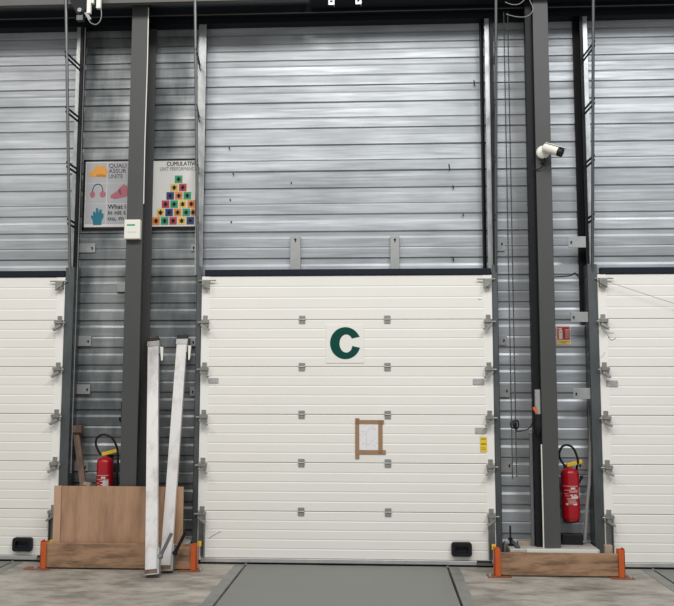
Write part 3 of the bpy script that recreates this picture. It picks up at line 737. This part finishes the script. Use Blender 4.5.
# conduit right of extinguisher
m = MB(); m.tube(smooth_path([U(589.5, 395, .1), U(590.3, 420, .09), U(590.3, 445, .07), U(589.3, 480, .04), U(587, 505, .03), U(585.5, 530, .03), U(584.5, 541, .03)]), .018, 10); t = m.build('grey_conduit', PIPE); tag(t, 'bent grey conduit right of the hanging fire extinguisher', 'conduit')
p = U(588, 277, .1)
m = MB(); m.tube(smooth_path([U(553, 277, .12), U(562, 276.5, .12), U(571, 275.5, .1), U(575, 273, .1), U(579, 277, .1), U(588, 277, .1)]), .006, 6); t = m.build('tied_cable', BLACK); tag(t, 'thin black tied cable across the cladding above the fire sign', 'cable')
m = MB(); m.tube([U(607, 281.5, -.06), U(674, 303.5, -.06), U(760, 333, -.06)], .0022, 5); t = m.build('stretched_wire', INKG); tag(t, 'thin wire stretched across the upper part of the right door', 'wire')
# black S hook near the left column
m = MB(); m.tube(smooth_path([U(121.8, 402, CL-.008), U(121.6, 416, CL-.008), U(121, 421, CL-.008), U(119.5, 420, CL-.008), U(119.8, 417, CL-.008)]), .007, 6); t = m.build('black_hook', BLACK); tag(t, 'small black hook left of the left column, above the extinguisher', 'hook')
a, b = U(117, 283, CL-.01), U(126, 292, CL-.01); t = MB().box(a.x, b.x, CL-.02, CL-.002, b.z, a.z).build('junction_plate', PLATE, bevel=.004); tag(t, 'small pale square plate on the cladding left of the left column', 'plate')

# ------------------------------------------------------------------ kick boards and orange posts
def kick(x0, x1, yf, z0, z1, label, lean=0):
    m = MB(); m.box(x0, x1, yf, yf+.045, z0, z1); o = m.build('kick_board', WOODB, bevel=.004); return tag(o, label, 'board', 'kick boards')
kick(-1.405, .02, -.335, .014, .245, 'long brown kick board in front of the plywood sheet')
kick(2.925, 4.015, -.415, .014, .215, 'shorter brown kick board in front of the white edged plinth')
def post(x, s, yc, h, label, bx0, bx1, by0, by1):
    """upright channel that clasps a board end; s = direction towards the board"""
    t = thing('orange_post', label, 'floor bracket', (x, yc, 0), 'orange floor brackets')
    MB().box(bx0, bx1, by0, by1, 0, .008).build('base_plate', RUST, t, bevel=.002)
    m = MB(); m.box(x-s*.028, x+s*.028, yc-.042, yc-.034, .008, h); m.box(x-s*.028, x-s*.02, yc-.042, yc+.05, .008, h+.012); m.box(x-s*.028, x+s*.028, yc+.042, yc+.05, .008, h)
    m.build('upright', ORANGE, t, bevel=.002)
    for bx, by in ((x-s*.07, by0+.035), (x-s*.065, by1-.04)):
        MB().cyl((bx, by, .008), (bx, by, .022), .012, 6).cyl((bx, by, .02), (bx, by, .03), .006, 8).build('anchor_bolt', ALU, t)
post(-1.425, 1, -.312, .255, 'orange bracket at the left end of the long kick board', -1.60, -1.36, -.39, -.275)
post(.04, -1, -.312, .245, 'orange bracket at the right end of the long kick board', -.10, .115, -.39, -.265)
post(2.905, 1, -.392, .255, 'orange bracket at the left end of the shorter kick board', 2.81, 3.03, -.48, -.345)
post(4.04, -1, -.392, .255, 'orange bracket at the right end of the shorter kick board', 3.93, 4.145, -.48, -.345)
a = U(62, 486, -.262); b = U(183.5, 486, -.262)
t = MB().box(a.x, b.x, -.262, -.244, .002, a.z).build('plywood_sheet', PLY, bevel=.002); tag(t, 'large brown plywood sheet standing behind the long kick board', 'plywood')
a2 = U(54.5, 486, -.262)
t = MB().box(a2.x, a.x-.003, -.268, -.244, .002, a.z+.002).build('pale_batten', BATT, bevel=.002); tag(t, 'narrow pale wooden batten at the left end of the plywood sheet', 'batten')

# ------------------------------------------------------------------ white beams leaning on the wall
def lean_beam(b0, t0, label, w=.112, th=.05, foot=True):
    b0, t0 = Vector(b0), Vector(t0); d = (t0-b0).normalized()
    sx = Vector((1, 0, 0)); sx = (sx-d*sx.dot(d)).normalized(); nf = sx.cross(d).normalized()   # nf points to the room (-y)
    if nf.y > 0: nf = -nf
    t = thing('load_beam', label, 'beam', b0, 'white leaning beams')
    MB().obox(b0+d*.04, t0-d*.035, sx, w, th).build('beam_body', BEAMW, t, bevel=.004)
    m = MB(); m.obox(t0-d*.06, t0, sx, w+.012, th+.012); m.obox(t0-d*.13, t0-d*.02, nf, th+.02, .006)
    for v in range(0, 0): pass
    e = MB(); e.obox(t0-d*.07, t0-d*.012, sx, w+.01, th+.01).obox(t0-d*.16+sx*(w/2+.006), t0-d*.01+sx*(w/2+.006), nf, th+.02, .008)
    e.build('end_fitting', BRACK, t, bevel=.002)
    MB().obox(t0-d*.012, t0+d*.032, sx, w+.004, th+.004).build('end_plug', mat('dark_red_plug', (.028, .010, .009), .6) if foot else BLACK, t)
    hk = MB(); o = t0-d*.13+sx*(w/2+.03)+nf*.01
    hk.add([o+sx*-.014+d*.05, o+sx*.02+d*.045, o+sx*.014-d*.1, o-sx*.002-d*.11, o+sx*-.014+d*.05+nf*.012, o+sx*.02+d*.045+nf*.012, o+sx*.014-d*.1+nf*.012, o-sx*.002-d*.11+nf*.012],
           [(0,1,2,3),(4,7,6,5),(0,4,5,1),(1,5,6,2),(2,6,7,3),(3,7,4,0)]); hk.build('locking_tab', WHITE, t, bevel=.002)
    # lower fitting: shoe, side bracket and release lever
    MB().obox(b0+d*.005, b0+d*.05, sx, w+.008, th+.008).build('wooden_shoe', WOODD, t)
    m = MB(); k = sx*(w/2+.012)
    m.obox(b0+k+d*.0+nf*.0, b0+k+d*.24, nf, th+.03, .02); m.obox(b0-sx*(w/2)+d*.004, b0+k+d*.004, nf, th+.03, .012)
    m.build('side_bracket', GALV, t, bevel=.002)
    lv = MB(); q0 = b0+sx*(w/2+.03)+d*.16+nf*.02; q1 = q0+sx*.10+Vector((0, 0, .20))
    lv.obox(q0, q1, nf, .02, .028); lv.cyl(q0-nf*.03, q0+nf*.03, .02, 10); lv.build('release_lever', RAIL if foot else DARKST_SHADE, t, bevel=.002)
    return t
b = G(151.5, 577.5); tt = U(153.6, 341, .12)
lean_beam((b.x, b.y-.0, .02), (tt.x, .12, tt.z), 'white leaning beam standing more upright, left of the pair', .112)
b = G(165.5, 573); tt = U(182.5, 338.5, .12)
lean_beam((b.x, b.y, .02), (tt.x, .12, tt.z), 'white leaning beam tilted to the right, right of the pair', .105, foot=False)

# ------------------------------------------------------------------ timber and scrap
a, b = U(76.3, 432, .08), U(83.5, 487, 0.0)
t = thing('timber_prop', 'dark timber prop with a block on top beside the left door track', 'timber', (b.x, 0, PZ))
bot = a+(b-a)*((a.z-PZ)/(a.z-b.z)); bot.z = PZ+.012
MB().obox(bot, a, (1, 0, 0), .06, .04).build('shaft', WOODD, t, bevel=.003)
p = U(78, 429, .06); MB().box(p.x-.042, p.x+.042, .03, .11, p.z-.035, p.z+.035).build('head_block', WOODP if False else WOODD, t, bevel=.003)
p = U(88, 483, .0); t = MB().box(p.x-.005, p.x+.04, -.06, -.02, PZ, p.z-.01).obox((p.x-.03, -.04, p.z), (p.x+.045, -.04, p.z-.012), (0, 1, 0), .06, .03).build('wood_offcut', WOODP, bevel=.004); tag(t, 'short wooden offcut between the timber prop and the left extinguisher', 'wood')
a, b = U(562, 537.5, .0), U(583, 546, .0)
t = MB().box(a.x, b.x, -.02, .08, PZ, PZ+.10).build('black_block', BLACK, bevel=.006); tag(t, 'black rubber block on the plinth under the hanging extinguisher', 'block')
p = U(608, 550, -.30)
t = MB().box(p.x-.035, p.x+.035, -.335, -.28, 0, .28).build('wood_block', WOODP, bevel=.004); tag(t, 'small greyish wood block behind the right end of the shorter kick board', 'block')
# scrap left of the camera column
a = G(517, 540, PZ+.03); b = G(531, 551, PZ+.03)
t = MB().box(3.155, 3.30, -.06, .03, PZ, PZ+.035).build('pale_plank', WOODP, bevel=.003); tag(t, 'short pale plank on the plinth left of the camera column', 'plank')
t = MB().obox((3.115, .12, PZ+.010), (3.125, -.24, PZ+.010), (1, 0, 0), .04, .02).build('flat_bar', GALVD, bevel=.002); tag(t, 'flat steel bar lying on the plinth left of the camera column', 'bar')
m = MB(); m.box(3.0, 3.012, -.26, -.18, 0, PZ+.06); m.box(3.0, 3.04, -.19, -.18, 0, PZ+.04)
t = m.build('angle_bracket', RAIL, bevel=.002); tag(t, 'small steel angle bracket standing behind the shorter kick board', 'bracket')
p = U(507, 540, -.2)
m = MB(); m.cyl((3.075, -.1, PZ), (3.075, -.1, PZ+.19), .009, 8); m.cyl((3.075, -.1, PZ+.05), (3.075, -.1, PZ+.075), .022, 6); m.cyl((3.075, -.1, PZ), (3.075, -.1, PZ+.02), .026, 6)
t = m.build('threaded_rod', DARKST_SHADE); tag(t, 'threaded rod standing upright on the plinth behind the shorter kick board', 'rod')

# ------------------------------------------------------------------ light
w = bpy.data.worlds.new('world'); S.world = w; w.use_nodes = True
bg = w.node_tree.nodes['Background']; bg.inputs['Color'].default_value = (.97, .985, 1, 1); bg.inputs['Strength'].default_value = .47
def area(name, loc, target, sx, sy, power, col):
    l = bpy.data.lights.new(name, 'AREA'); l.shape = 'RECTANGLE'; l.size = sx; l.size_y = sy; l.energy = power; l.color = col
    o = bpy.data.objects.new(name, l); C.objects.link(o); o.location = loc
    o.rotation_euler = (Vector(target)-Vector(loc)).to_track_quat('-Z', 'Y').to_euler(); return o
area('hall_lamp', (6.5, -7.5, 10.0), (3.6, 0, 2.0), 4, 2, 470, (.97, .985, 1))
area('hall_lamp', (0.6, -8.0, 10.0), (1.2, 0, 1.5), 4, 2, 450, (1, .98, .95))
area('hall_lamp', (-6.0, -7.5, 10.0), (-3, 0, 1.5), 3, 2, 260, (1, .94, .86))

S.view_settings.view_transform = 'Standard'; S.view_settings.look = 'None'; S.view_settings.exposure = 0.0; S.view_settings.gamma = 1
S.view_settings.use_curve_mapping = False
